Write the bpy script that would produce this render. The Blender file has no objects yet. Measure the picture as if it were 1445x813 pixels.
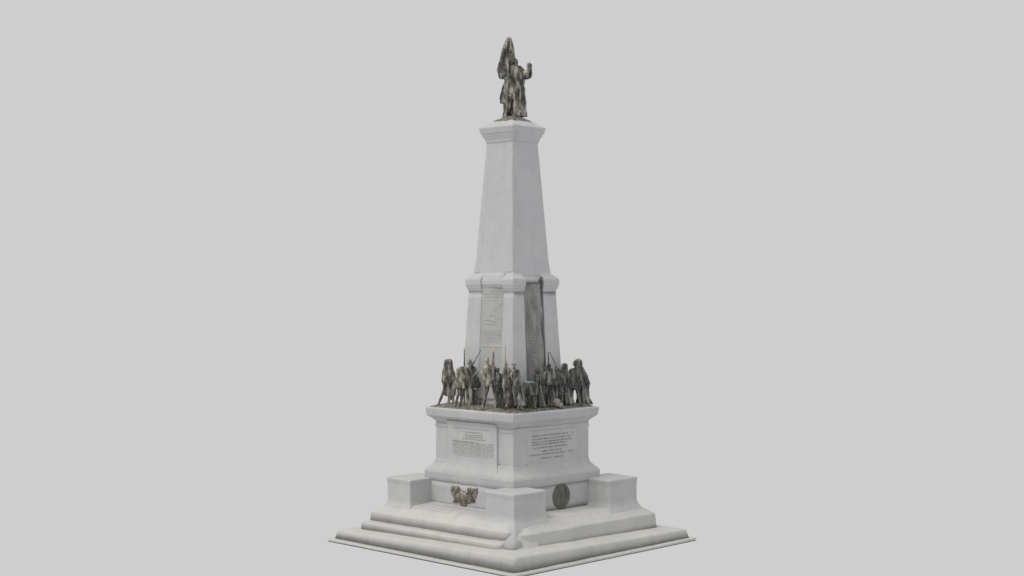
import bpy, bmesh, math, random
from mathutils import Vector, Matrix, noise

# ------------------------------------------------------------------ units
# one "u" is a module of the monument; 1 u = 0.025 m.  Heights are given as
# Y (measured downwards from an arbitrary datum): height above ground = 763 - Y
S = 0.025
D = 2007.0
EYE = 356.5
R2 = math.sqrt(2)
C = bpy.context.scene.collection
random.seed(7)

def link(o): C.objects.link(o); return o

def tag(o, label=None, cat=None, group=None, kind=None):
    if label: o['label'] = label
    if cat: o['category'] = cat
    if group: o['group'] = group
    if kind: o['kind'] = kind
    return o

# ------------------------------------------------------------------ materials
def nt(m):
    m.use_nodes = True
    t = m.node_tree; t.nodes.clear()
    return t

def mk(t, typ, **k):
    n = t.nodes.new(typ)
    for a, b in k.items(): setattr(n, a, b)
    return n

def noise_node(t, vec, scale, detail=5, rough=.55, mapscale=None):
    if mapscale:
        mp = mk(t, 'ShaderNodeMapping'); mp.inputs['Scale'].default_value = mapscale
        t.links.new(vec, mp.inputs['Vector']); vec = mp.outputs[0]
    n = mk(t, 'ShaderNodeTexNoise'); n.inputs['Scale'].default_value = scale
    n.inputs['Detail'].default_value = detail; n.inputs['Roughness'].default_value = rough
    t.links.new(vec, n.inputs['Vector']); return n.outputs['Fac']

def ramp(t, fac, stops):
    r = mk(t, 'ShaderNodeValToRGB')
    e = r.color_ramp.elements
    while len(e) < len(stops): e.new(.5)
    for q, (p, c) in zip(e, stops):
        q.position = p; q.color = (*c, 1) if len(c) == 3 else c
    t.links.new(fac, r.inputs[0]); return r.outputs[0]

def mix(t, fac, a, b, mode='MIX'):
    n = mk(t, 'ShaderNodeMix', data_type='RGBA', blend_type=mode)
    if isinstance(fac, (int, float)): n.inputs[0].default_value = fac
    else: t.links.new(fac, n.inputs[0])
    for s, v in ((6, a), (7, b)):
        if isinstance(v, tuple): n.inputs[s].default_value = (*v, 1)
        else: t.links.new(v, n.inputs[s])
    return n.outputs[2]

def stone_material(name, c1, c2, stain, stain_amt=.5, rough=.75):
    m = bpy.data.materials.new(name); t = nt(m)
    tc = mk(t, 'ShaderNodeTexCoord').outputs['Object']
    big = noise_node(t, tc, .55, 4, .5)
    col = ramp(t, big, [(.36, c1), (.64, c2)])
    # weathering streaks that run down the walls
    st = noise_node(t, tc, 1.0, 5, .6, (3.2, 3.2, .28))
    stf = ramp(t, st, [(.5, (0, 0, 0)), (.74, (1, 1, 1))])
    sm = mk(t, 'ShaderNodeMath', operation='MULTIPLY'); sm.inputs[1].default_value = stain_amt
    t.links.new(stf, sm.inputs[0])
    col = mix(t, sm.outputs[0], col, stain)
    med = noise_node(t, tc, 2.6, 7, .65)
    mot = ramp(t, med, [(.3, (.935, .935, .935)), (.5, (1, 1, 1)), (.72, (1.035, 1.03, 1.02))])
    col = mix(t, 1.0, col, mot, 'MULTIPLY')
    fine = noise_node(t, tc, 22, 3, .6)
    ft = ramp(t, fine, [(.3, (.98, .98, .98)), (.7, (1.02, 1.02, 1.02))])
    col = mix(t, 1.0, col, ft, 'MULTIPLY')
    p = mk(t, 'ShaderNodeBsdfPrincipled')
    t.links.new(col, p.inputs['Base Color'])
    p.inputs['Roughness'].default_value = rough
    p.inputs['Specular IOR Level'].default_value = .25
    b = mk(t, 'ShaderNodeBump'); b.inputs['Strength'].default_value = .25; b.inputs['Distance'].default_value = .03
    t.links.new(med, b.inputs['Height']); t.links.new(b.outputs[0], p.inputs['Normal'])
    o = mk(t, 'ShaderNodeOutputMaterial'); t.links.new(p.outputs[0], o.inputs[0])
    return m

def bronze_material(name, dark, mid, light, verd=(.2, .24, .2), verd_amt=.35, metal=.35, rough=.5, scale=4.5, bump=.5):
    m = bpy.data.materials.new(name); t = nt(m)
    tc = mk(t, 'ShaderNodeTexCoord').outputs['Object']
    a = noise_node(t, tc, scale, 6, .65, (1.6, 1.6, .45))
    col = ramp(t, a, [(.385, dark), (.49, mid), (.62, light)])  # random tones; on the figures they also paint in crevice shade and highlights
    g = noise_node(t, tc, 2.3, 5, .6)
    gf = ramp(t, g, [(.52, (0, 0, 0)), (.68, (1, 1, 1))])
    sm = mk(t, 'ShaderNodeMath', operation='MULTIPLY'); sm.inputs[1].default_value = verd_amt
    t.links.new(gf, sm.inputs[0])
    col = mix(t, sm.outputs[0], col, verd)
    f = noise_node(t, tc, 16, 5, .7)
    ft = ramp(t, f, [(.28, (.75, .75, .75)), (.5, (1, 1, 1)), (.72, (1.3, 1.28, 1.22))])
    col = mix(t, 1.0, col, ft, 'MULTIPLY')
    p = mk(t, 'ShaderNodeBsdfPrincipled')
    t.links.new(col, p.inputs['Base Color'])
    p.inputs['Metallic'].default_value = metal
    p.inputs['Roughness'].default_value = rough
    b = mk(t, 'ShaderNodeBump'); b.inputs['Strength'].default_value = bump; b.inputs['Distance'].default_value = .04
    t.links.new(f, b.inputs['Height']); t.links.new(b.outputs[0], p.inputs['Normal'])
    o = mk(t, 'ShaderNodeOutputMaterial'); t.links.new(p.outputs[0], o.inputs[0])
    return m

def plain(name, c, rough=.8):
    m = bpy.data.materials.new(name); t = nt(m)
    tc = mk(t, 'ShaderNodeTexCoord').outputs['Object']
    f = noise_node(t, tc, 9, 4, .6)
    col = ramp(t, f, [(.3, tuple(x*.8 for x in c)), (.7, tuple(min(1, x*1.25) for x in c))])
    p = mk(t, 'ShaderNodeBsdfPrincipled'); t.links.new(col, p.inputs['Base Color'])
    p.inputs['Roughness'].default_value = rough
    o = mk(t, 'ShaderNodeOutputMaterial'); t.links.new(p.outputs[0], o.inputs[0])
    return m

M = {}
M['stone'] = stone_material('pale_stone', (.485, .492, .508), (.53, .53, .53), (.43, .434, .44), .45)
M['shaft'] = stone_material('shaft_stone', (.515, .523, .545), (.545, .548, .556), (.45, .457, .475), .5)
M['step'] = stone_material('step_stone', (.53, .53, .52), (.575, .572, .56), (.45, .45, .435), .5)
M['relief'] = stone_material('relief_stone', (.43, .433, .435), (.49, .49, .487), (.38, .383, .385), .6)
M['slab'] = stone_material('grey_slab', (.36, .36, .355), (.46, .46, .45), (.28, .28, .27), .5)
M['shadow_gap'] = stone_material('shadow_gap_dark', (.13, .13, .13), (.2, .2, .2), (.1, .1, .1), .5)
M['bronze_warm'] = bronze_material('brown_bronze', (.028, .026, .023), (.155, .142, .122), (.52, .48, .41), (.17, .2, .17), .3)
M['bronze_grey'] = bronze_material('grey_bronze', (.018, .02, .02), (.09, .095, .09), (.34, .34, .315), (.13, .17, .15), .4)
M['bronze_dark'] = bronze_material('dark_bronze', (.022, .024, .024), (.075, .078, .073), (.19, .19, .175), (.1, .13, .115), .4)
M['bronze_top'] = bronze_material('top_bronze', (.018, .016, .014), (.095, .087, .077), (.43, .405, .36), (.19, .26, .22), .35, bump=.3)
M['bronze_base'] = bronze_material('bronze_ground', (.12, .11, .095), (.21, .2, .175), (.33, .315, .28), (.2, .22, .19), .5)
M['tablet'] = bronze_material('tablet_bronze', (.2, .203, .2), (.265, .268, .26), (.34, .34, .33), (.23, .245, .24), .4, .15, .6, 2.0, .25)
M['medal'] = bronze_material('medallion_bronze', (.085, .083, .075), (.125, .122, .11), (.17, .165, .15), (.12, .13, .12), .3, .25, .55, 5, .3)
M['eagle'] = bronze_material('eagle_bronze', (.07, .06, .05), (.2, .175, .145), (.46, .425, .37), (.3, .29, .25), .2, .3, .5, 9)
M['ink'] = plain('letter_paint', (.26, .265, .27))
M['ink_soft'] = plain('worn_letter_paint', (.39, .39, .38))
M['ink_dark'] = plain('tablet_letter', (.215, .215, .21))
M['drape'] = bronze_material('drape_bronze', (.06, .064, .07), (.105, .11, .115), (.16, .165, .17), (.15, .17, .17), .3, .2, .6, 3, .3)
M['ochre'] = plain('bare_ochre_metal', (.5, .36, .2), .5)
M['verd'] = plain('green_patina', (.22, .29, .23), .8)

# ------------------------------------------------------------------ mesh helpers
def finish(name, bm, mat, parent=None, scale=S, wn=False, smooth=True):
    me = bpy.data.meshes.new(name)
    bmesh.ops.scale(bm, vec=(scale,)*3, verts=bm.verts)
    bmesh.ops.recalc_face_normals(bm, faces=bm.faces)
    bm.to_mesh(me); bm.free()
    if smooth:
        for p in me.polygons: p.use_smooth = True
    me.materials.append(mat)
    o = bpy.data.objects.new(name, me); link(o)
    if parent: o.parent = parent
    if wn:
        w = o.modifiers.new('normals', 'WEIGHTED_NORMAL'); w.weight = 80
    return o

def fillet(L, r, n=4):
    out = [L[0]]
    for i in range(1, len(L)-1):
        P = Vector(L[i]); A = Vector(L[i-1]); B = Vector(L[i+1])
        def dist(v): return math.hypot(max(abs(v[0]), abs(v[1]), abs(v[2]), abs(v[3])), v[4])
        da, db = dist(A-P), dist(B-P)
        ta, tb = min(r, da*.45)/max(da, 1e-6), min(r, db*.45)/max(db, 1e-6)
        a, b = P+(A-P)*ta, P+(B-P)*tb
        for k in range(n+1):
            t = k/n
            out.append(a*(1-t)**2 + P*2*t*(1-t) + b*t*t)
    out.append(L[-1])
    return [Vector(v) for v in out]

def subdiv(L, step=9):
    out = [L[0]]
    for a, b in zip(L, L[1:]):
        d = (b-a).length
        k = max(1, int(d/step))
        for j in range(1, k+1): out.append(a.lerp(b, j/k))
    return out

def outline(a0, a1, b0, b1, rc, n):
    pts = []
    cs = [(a1, b1, 0), (a0, b1, 90), (a0, b0, 180), (a1, b0, 270)]   # the first is the corner that faces the viewer
    arcs = []
    for (x, y, ang), r in zip(cs, rc):
        r = min(r, abs(a1-a0)*.45, abs(b1-b0)*.45)
        cx = x - r if x == a1 else x + r
        cy = y - r if y == b1 else y + r
        arcs.append([(cx+r*math.cos(math.radians(ang+90*k/5)), cy+r*math.sin(math.radians(ang+90*k/5))) for k in range(6)])
    for i, arc in enumerate(arcs):
        pts += arc
        p, q = arc[-1], arcs[(i+1) % 4][0]
        for j in range(1, n): pts.append((p[0]+(q[0]-p[0])*j/n, p[1]+(q[1]-p[1])*j/n))
    return pts

def loft(levels, rc=1.2, rf=1.4, n=12, amp=.35, freq=.035, cap=True, seed=0.0, bm=None):
    """levels: (a0,a1,b0,b1,Y) from the bottom up"""
    if isinstance(rc, (int, float)): rc = [rc]*4
    bm = bm or bmesh.new()
    L = [(a0, a1, b0, b1, 763-Y) for a0, a1, b0, b1, Y in levels]
    L = subdiv(fillet(L, rf) if len(L) > 2 else [Vector(v) for v in L])
    rings = []
    for v in L:
        ring = []
        for x, y in outline(v[0], v[1], v[2], v[3], rc, n):
            p = Vector((x, y, v[4]))
            d = noise.noise_vector(p*freq+Vector((seed, 3.1, 7.7)))*amp + noise.noise_vector(p*freq*4+Vector((seed, 1, 2)))*amp*.35
            d.z *= .5
            ring.append(bm.verts.new(p+d))
        rings.append(ring)
    for r, q in zip(rings, rings[1:]):
        m = len(r)
        for i in range(m): bm.faces.new((r[i], r[(i+1) % m], q[(i+1) % m], q[i]))
    if cap:
        bm.faces.new(rings[0][::-1]); bm.faces.new(rings[-1])
    return bm

def sq(w, Y): return (-w, w, -w, w, Y)

def part(name, levels, mat='stone', parent=None, **k):
    return finish(name, loft(levels, **k), M[mat], parent or mon, wn=True)

def box(bm, lo, hi):
    x0, y0, z0 = lo; x1, y1, z1 = hi
    v = [bm.verts.new(p) for p in ((x0, y0, z0), (x1, y0, z0), (x1, y1, z0), (x0, y1, z0), (x0, y0, z1), (x1, y0, z1), (x1, y1, z1), (x0, y1, z1))]
    for f in ((3, 2, 1, 0), (4, 5, 6, 7), (0, 1, 5, 4), (1, 2, 6, 5), (2, 3, 7, 6), (3, 0, 4, 7)): bm.faces.new([v[i] for i in f])

# points on the two carved fronts: s runs to the viewer's right, z up, o outwards
def face_point(face, A, s, z, o=0):
    return Vector((A+o, s, z)) if face == 'L' else Vector((-s, A+o, z))

def measure(face, A, x, y):
    """survey helper: (s, z) on the front 'face' standing A from the axis"""
    X = (x-722.9)/D
    k = R2
    if face == 'L':     # (s-A)/k = X*(D-(A+s)/k)
        s = (X*(D-A/k)+A/k)/(1/k+X/k); dep = D-(A+s)/k
    else:               # (A+s)/k = X*(D-(A-s)/k)
        s = (X*(D-A/k)-A/k)/(1/k-X/k); dep = D-(A-s)/k
    return s, EYE-(y-406.5)*dep/D

# ------------------------------------------------------------------ the monument
mon = bpy.data.objects.new('monument', None); link(mon)
mon.rotation_euler.z = math.radians(-135+.7)
mon.location = (.4*S, 0, 0)
tag(mon, 'tall pale grey stone monument with stepped square base, inscribed pedestal and tapering obelisk shaft', 'monument')

part('shadow_gap', [sq(183.6, 763.6), sq(183.6, 762.2)], 'shadow_gap', rc=1.5, n=30, amp=.3)  # dark strip added under the slab to draw its shadow line
part('base_slab', [sq(184.3, 762.4), sq(184.9, 761.6), sq(184.3, 759.4), sq(150, 758.2)], 'step', rc=1.5, rf=.8, n=30, amp=.5)
def warp(bm, w=176.0, up=7.0, z0=3.0, z1=16.0):
    # the old steps have heaved: they stand higher towards the corner that faces the viewer
    for v in bm.verts:
        t = max(0.0, v.co.x+v.co.y)/(2*w)
        v.co.z += up*t*max(0.0, min(1.0, (v.co.z-z0)/(z1-z0)))
    return bm
bm = loft([sq(177.6, 760), sq(174.8, 748.6), sq(173.6, 747.4), sq(152, 744.5), sq(110, 744)], rc=[6, 2.5, 2.5, 2.5], rf=.8, n=30, amp=.8, seed=2)
finish('lower_step', warp(bm), M['step'], mon, wn=True)
bm = loft([(-145.5, 137, -145.5, 145.5, 747), (-143.4, 137, -143.4, 143.4, 725), (-142.3, 136, -142.3, 142.3, 723.6), (-129, 128, -129, 128, 714.5), (-125, 125, -125, 125, 711.6), (-80, 80, -80, 80, 710.5)], rc=[26, 3, 3, 3], rf=.8, n=30, amp=.8, seed=5)
finish('upper_step', warp(bm, up=2.5, z0=20, z1=50), M['step'], mon, wn=True)
bm = loft([(90, 156, -146, 128, 746), (90, 155, -145, 127, 735.6), (90, 153.5, -144, 126, 734.4), (90, 138, -139, 122, 733)], rc=[9, 2, 2, 3], rf=.8, n=26, amp=.7, seed=15)
finish('side_step', warp(bm, up=3, z0=20, z1=30), M['step'], mon, wn=True)
bm = loft([(90, 142.5, -143, 131, 737), (90, 141.5, -142, 130, 722), (90, 139.5, -140, 128, 720), (90, 129, -130, 125, 713.2), (90, 122, -126, 122, 711)], rc=[9, 2, 2, 3], rf=.8, n=26, amp=.7, seed=16)
finish('side_step', warp(bm, up=3, z0=20, z1=40), M['step'], mon, wn=True)
bm = loft([(100, 152, 100, 152, 747), (100, 149, 100, 149, 741), (100, 140, 100, 140, 727), (100, 132, 100, 132, 717), (100, 126, 100, 126, 711), (100, 120, 100, 120, 709)], rc=[13, 3, 3, 3], rf=4, n=14, amp=1.2, seed=77)
finish('corner_apron', bm, M['step'], mon, wn=True)
# round stone at the front corner of the steps
bm = loft([(126, 149, 123, 146, 744), (127, 148, 124, 145, 732.5), (128.5, 146.5, 125.5, 143.5, 728.6), (132, 144, 129, 141, 726.2), (136, 141, 133, 138, 725.6)], rc=7, rf=2.5, n=5, amp=1.1, freq=.08)
finish('corner_boss', bm, M['relief'], mon, wn=True)

# lower block of the pedestal with its flared courses
part('lower_die', [sq(86.0, 712), sq(85.6, 674)], 'stone', rc=1, n=16, amp=.3, seed=1)
part('base_moulding', [sq(85.5, 676.5), sq(87.0, 673.4), sq(87.6, 671), sq(88, 663.6), sq(86.4, 660), sq(80.6, 654.6), sq(77.8, 650.5), sq(76.6, 646), sq(70, 645.9)], 'stone', rc=1.1, rf=1.1, n=16, amp=.35, seed=3)
# four corner blocks
def corner_block(a0, a1, b0, b1, seed):
    lev = [(a0-2, a1+14, b0-2, b1+14, 739), (a0-2, a1+13, b0-2, b1+13, 727), (a0-2, a1+8.5, b0-2, b1+8.5, 719), (a0-2, a1+5, b0-2, b1+5, 713.5), (a0-.5, a1+1.6, b0-.5, b1+1.6, 709), (a0, a1, b0, b1, 705.5), (a0, a1-.5, b0, b1-.5, 701), (a0, a1-.8, b0, b1-.8, 681), (a0-.5, a1+.1, b0-.5, b1+.1, 676.5), (a0-.5, a1+.4, b0-.5, b1+.4, 673.4), (a0+3, a1-3, b0+3, b1-3, 672.2)]
    part('corner_block', lev, 'stone', rc=1.5, rf=1.3, n=8, amp=.55, seed=seed)
corner_block(64, 125, 72, 125, 11)
corner_block(64, 125, -125, -76, 12)
corner_block(-125, -64, 72, 125, 13)
corner_block(-125, -64, -125, -76, 14)
# sloping ledge below the emblem
bm = bmesh.new()
prof = [(84, 306), (84, 57.2), (99, 56.2), (116, 55.2), (121.5, 54.6), (122.4, 53.4), (122.4, 49), (84, 49)][1:]
pv = []
for s in [-74+145*k/16 for k in range(17)]:
    pv.append([bm.verts.new((a+noise.noise(Vector((a*.1, s*.1, 0)))*.4, s, z+noise.noise(Vector((a*.1, s*.1, 9)))*.3)) for a, z in prof])
for p, q in zip(pv, pv[1:]):
    for i in range(len(p)): bm.faces.new((p[i], p[(i+1) % len(p)], q[(i+1) % len(p)], q[i]))
bm.faces.new(pv[0]); bm.faces.new(pv[-1][::-1])
ledge = finish('inscribed_ledge', bm, M['stone'], mon, smooth=False)

# main pedestal
part('pedestal_body', [(-75, 75, -75, 76.05, 652), (-75, 75, -75, 76.05, 600), sq(77, 592)], 'stone', rc=1, rf=2, n=16, amp=.3, seed=6)
part('cornice', [sq(75.2, 597), sq(76.6, 594), sq(80.3, 589.5), sq(84.4, 586.6), sq(85.6, 585.2), sq(86.8, 577), sq(86.6, 574.3), sq(84, 573.6), sq(60, 573)], 'stone', rc=1, rf=1.2, n=20, amp=.4, seed=8)

# corner pilasters of the pedestal (cap, shaft, foot in one profile)
def pilaster(name, sa, sb, wa, wb):
    # sa, sb: signs; wa, wb: how far it reaches along each axis
    def ext(o):
        a = sorted((sa*(76.2+o), sa*(76.2-wa-o*.3))); b = sorted((sb*(76.2+(o if sb < 0 else o*.12)), sb*(76.2-wb-o*.3)))
        return a+b
    lev = [(1.6, 651.5), (1.4, 649), (.3, 648), (0, 645), (0, 602), (1.2, 600.6), (1.4, 598.4), (.4, 597.5), (.6, 596.2)]
    return part(name, [(*ext(o), Y) for o, Y in lev], 'stone', rc=.6, rf=.5, n=4, amp=.12)
for sa, sb in ((1, 1), (1, -1), (-1, 1), (-1, -1)): pilaster('corner_pilaster', sa, sb, 22, 24)

# glyph-like carved marks, too worn to read
def marks(bm, face, A, s0, s1, z, h, rnd, off=.12, density=1.0, dens_gap=.2, tilt=0.0, Afun=None):
    s = s0
    while s < s1-.6:
        wlen = rnd.randint(2, 8)
        for k in range(wlen):
            if s > s1-.4: break
            cw = h*rnd.uniform(.5, .75)
            w = h*.17
            kind = rnd.random()
            bars = [(s, s+w, z-h/2, z+h/2)]
            if kind < .35: bars.append((s+cw*.7, s+cw*.7+w, z-h/2, z+h/2))
            if kind < .6: bars.append((s, s+cw*.8, z+h/2-w, z+h/2))
            if .3 < kind < .8: bars.append((s, s+cw*.8, z-h/2, z-h/2+w))
            if kind > .5: bars.append((s, s+cw*.7, z-w/2, z+w/2))
            for x0, x1, z0, z1 in bars:
                if rnd.random() > density: continue
                vs = []
                AA = Afun(z, x0) if Afun else A
                for ss, zz in ((x0, z0), (x1, z0), (x1, z1), (x0, z1)):
                    for o in (-.25, off): vs.append(bm.verts.new(face_point(face, AA, ss, zz, o)))
                q = vs[1::2]; r = vs[0::2]
                bm.faces.new(q); bm.faces.new(r[::-1])
                for i in range(4): bm.faces.new((q[i], r[i], r[(i+1) % 4], q[(i+1) % 4]))
            s += cw+h*.22
        s += h*.55

# left front: curved inscription slab
bm = bmesh.new()
s0, s1 = -50.5, 46.5
prof = [(666, 87.2), (661.5, 87.7), (656.6, 84.5), (652, 81.6), (648, 79.9), (643, 78.9), (636, 78.6), (620, 78.5), (606, 78.5), (600, 78.6), (596.5, 79.2), (593.5, 80.6), (591, 83)]
nS = 20; cols = []
for j in range(nS+1):
    s = s0+(s1-s0)*j/nS
    e = min(j, nS-j)
    drop = .9 if e == 0 else 0
    fl = 0
    sx = lambda a: s+max(0, a-78.5)*(1.0*j/nS-.15*(1-j/nS))*(1 if j else 1)
    cols.append([(bm.verts.new((a-drop, sx(a) if Y > 620 else s, 763-Y)), bm.verts.new((73, sx(a) if Y > 620 else s, 763-Y))) for Y, a in prof])
for p, q in zip(cols, cols[1:]):
    for i in range(len(prof)-1):
        bm.faces.new((p[i][0], q[i][0], q[i+1][0], p[i+1][0]))
        bm.faces.new((p[i][1], p[i+1][1], q[i+1][1], q[i][1]))
    bm.faces.new((p[0][0], p[0][1], q[0][1], q[0][0])); bm.faces.new((p[-1][0], q[-1][0], q[-1][1], p[-1][1]))
for c in (cols[0], cols[-1]):
    for i in range(len(prof)-1): bm.faces.new((c[i][0], c[i+1][0], c[i+1][1], c[i][1]))
slabL = finish('inscription_slab', bm, M['stone'], mon)
m = slabL.modifiers.new('e', 'EDGE_SPLIT'); m.split_angle = math.radians(40)
rnd = random.Random(3)
bm = bmesh.new()
def zl(x, y): return (590+x*.18685, 560+y*.18685)
def line_on(bm, face, A, x0, x1, y, h, rnd, conv, **k):
    xm = (x0+x1)/2
    a = measure(face, A, *conv(x0, y))[0]; b = measure(face, A, *conv(x1, y))[0]
    z = measure(face, A, *conv(xm, y))[1]
    marks(bm, face, A, a, b, z, h, rnd, **k)
line_on(bm, 'L', 78.65, 270, 540, 214, 2.9, rnd, zl)
for x0, x1, y, h in ((262, 532, 242, 1.7), (335, 482, 270, 1.4), (352, 484, 292, 1.6), (350, 486, 307, 1.4), (330, 500, 323, 1.5),
                     (258, 420, 336, 1.4), (262, 562, 352, 1.5), (262, 566, 368, 1.5), (262, 566, 382, 1.5), (262, 566, 396, 1.5), (262, 566, 410, 1.5), (262, 566, 424, 1.5), (262, 560, 438, 1.5), (270, 540, 453, 1.5)):
    line_on(bm, 'L', 78.65, x0, x1, y, h, rnd, zl)
finish('lettering', bm, M['ink_soft'], slabL, smooth=False)

# right front: flat inscription slab
bm = loft([(-54, 51, 73, 76.2, 648), (-53, 50, 73, 76.45, 646.5), (-53, 50, 73, 76.45, 602), (-54, 51, 73, 76.2, 600.5)], rc=.3, rf=.9, n=10, amp=.06)
slabR = finish('inscription_slab', bm, M['stone'], mon, wn=True)
bm = bmesh.new()
def zr(x, y): return (720+x*.10453, 585+y*.10453)
for x0, x1, y, h in ((285, 785, 272, 2.0), (835, 852, 240, 2.2), (290, 825, 314, 2.0), (280, 830, 354, 2.0), (275, 765, 392, 2.0), (300, 765, 434, 1.9), (415, 685, 481, 2.0), (250, 745, 530, 1.9), (772, 842, 490, 2.0), (410, 715, 575, 1.8)):
    line_on(bm, 'R', 76.55, x0, x1, y, h, rnd, zr)
finish('lettering', bm, M['ink'], slabR, smooth=False)
# faint line on the ledge and beside the emblem
bm = bmesh.new()
def zi(x, y): return (x, y)
for x0, x1, y, h in ((622, 700, 712.5, 1.6), (668, 684, 721.5, 1.6)):
    pass
s = -58
rn = random.Random(9)
while s < 62:
    w = rn.uniform(1.5, 6)
    for k in range(int(w/1.1)):
        a = 100; t = (s+k*1.1)
        zc = 56.2
        box(bm, (a-.9, t, zc-.25), (a+.9, t+.28, zc+.16)); box(bm, (a-.9, t, zc-.2), (a-.6, t+.8, zc+.22))
    s += w+1.2
finish('lettering', bm, M['ink_soft'], ledge, smooth=False)

# lower shaft with pilasters and panels
def wsh(Y): return 43.7+(Y-411)*(51.8-43.7)/163
part('shaft_core', [sq(wsh(573)-4.8, 574), sq(wsh(404)-4.8, 402)], 'shaft', rc=.6, n=10, amp=.2, seed=21)
def shaft_pil(a_in, b_in, sa, sb, seed):
    lev = []
    for Y in (574, 412):
        w = wsh(Y); a = sorted((sa*w, a_in)); b = sorted((sb*w, b_in)); lev.append((*a, *b, Y))
    part('shaft_pilaster', lev, 'shaft', rc=1.1, n=5, amp=.35, seed=seed)
shaft_pil(21.5, 25.5, 1, 1, 31); shaft_pil(21.5, -17.5, 1, -1, 32); shaft_pil(-17, 25.5, -1, 1, 33); shaft_pil(-17, -17.5, -1, -1, 34)
# pilaster caps
def shaft_cap(a_in, b_in, sa, sb, seed):
    def e(o, Y, w0): 
        a = sorted((sa*(w0+o), a_in-sa*.8)); b = sorted((sb*(w0+o), b_in-sb*.8)); return (*a, *b, Y)
    part('pilaster_cap', [e(-.2, 412.6, 43.8), e(.7, 409, 43.8), e(2.3, 405.4, 43.8), e(2.5, 403.4, 43.8), e(3.3, 402.6, 43.8), e(3.5, 396, 43.8), e(2.8, 393.4, 43.8), e(-1.2, 389.6, 43.8), e(-4.4, 387.4, 43.8), e(-5.6, 384, 43.8)], 'shaft', rc=1.2, rf=.7, n=6, amp=.45, seed=seed)
shaft_cap(21.5, 25.5, 1, 1, 41); shaft_cap(21.5, -17.5, 1, -1, 42); shaft_cap(-17, 25.5, -1, 1, 43); shaft_cap(-17, -17.5, -1, -1, 44)
# belt between the caps (it stops short of the bronze tablet on the right front)
part('shaft_belt', [(-44, 42.2, -16.5, 24.5, 406), (-44, 43.2, -16.5, 24.5, 404.6), (-45, 43.4, -16.5, 24.5, 402.8), (-45, 44.8, -16.5, 24.5, 402), (-45, 44.8, -16.5, 24.5, 396.5), (-43, 42.6, -16.5, 24.5, 390), (-40, 39.6, -16.5, 24.5, 384)], 'shaft', rc=.5, rf=1.5, n=8, amp=.35, seed=51)
part('shaft_belt', [(-16, 20.5, -45, 40.6, 403), (-16, 20.5, -45, 40.9, 398), (-16, 20.5, -40, 39.4, 388)], 'shaft', rc=.5, rf=1.2, n=8, amp=.3, seed=52)
# upper shaft: four sloping faces
part('upper_shaft', [sq(43, 400), sq(39.8, 391), sq(38.6, 386), sq(36.6, 370), sq(26.0, 208), sq(25.6, 200), sq(25.6, 196)], 'shaft', rc=1.1, rf=3, n=12, amp=.45, seed=61)
# thin raised margins on the left front of the upper shaft
def wu(Y): return 36.6+(Y-370)*(36.6-26.0)/(370-208)
for side in (1, -1):
    bm = bmesh.new(); rings = []
    for k in range(41):
        Y = 384-(384-204)*k/40; w_ = wu(min(Y, 372))+(0 if Y < 372 else (Y-372)*.14)
        b1 = side*(w_-.5); b0 = side*(w_-(9.5 if side > 0 else 12)*w_/36)
        if b0 > b1: b0, b1 = b1, b0
        rings.append([bm.verts.new((x+.12*noise.noise(Vector((Y*.1, x*.1, b*.1))), b, 763-Y)) for x, b in ((w_-2, b0), (w_+.1, b0+.1), (w_+.5, b0+1.3), (w_+.5, b1-1.3), (w_+.1, b1-.1), (w_-2, b1))])
    for p, q in zip(rings, rings[1:]):
        for i in range(6): bm.faces.new((p[i], p[(i+1) % 6], q[(i+1) % 6], q[i]))
    bm.faces.new(rings[0]); bm.faces.new(rings[-1][::-1])
    o = finish('shaft_margin', bm, M['shaft'], mon); m_ = o.modifiers.new('e', 'EDGE_SPLIT'); m_.split_angle = math.radians(35)
# capital
part('capital', [sq(25.2, 202.8), sq(26.8, 202), sq(26.9, 199.6), sq(27.8, 197.4), sq(30, 192.6), sq(30.6, 190.2), sq(31.8, 189.4), sq(33.6, 182.4), sq(33.3, 180.9), sq(31, 179.6), sq(14, 168.4), sq(12, 167.6)], 'shaft', rc=.7, rf=.5, n=12, amp=.25, seed=71)
bm = loft([sq(20.8, 173.4), sq(18.5, 170.6), sq(14.5, 168.2), sq(11, 165.8), sq(6, 164)], rc=2.5, rf=1, n=14, amp=1.3, freq=.12)
finish('bronze_ground', bm, M['bronze_base'], mon)

# left relief tablet in the recess
zA = lambda z, s=0: wsh(763-z)-.9-3.0*max(0, min(1, (s+17.4)/42.8))**1.3
bm = bmesh.new()
G = []
nx, nz = 60, 150
def relief(u, v):
    # u 0..1 to the right, v 0..1 upwards: a seated draped figure holding a slanting banner
    h = 0
    def seg(x0, y0, x1, y1, r, amp):
        dx, dy = x1-x0, (y1-y0)*2.1
        px, py = u-x0, (v-y0)*2.1
        t = max(0, min(1, (px*dx+py*dy)/(dx*dx+dy*dy+1e-9)))
        d = math.hypot(px-dx*t, py-dy*t)
        return amp*max(0, 1-(d/r)**2)**.6 if d < r else 0
    for a in ((.50, .93, .56, .84, .055, .9), (.60, .78, .40, .52, .13, 1.0), (.92, 1.0, .62, .66, .04, 1.1), (.62, .66, .60, .30, .06, .9), (.40, .52, .16, .32, .1, .8), (.30, .34, .75, .26, .12, .9), (.78, .72, .86, .35, .06, .7), (.55, .6, .74, .36, .1, .8), (.1, .2, .9, .17, .05, .6)):
        h = max(h, seg(*a))
    h += .45*noise.noise(Vector((u*8, v*16, 2)))
    return h
Yt, Yb = 405.5, 560
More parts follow.
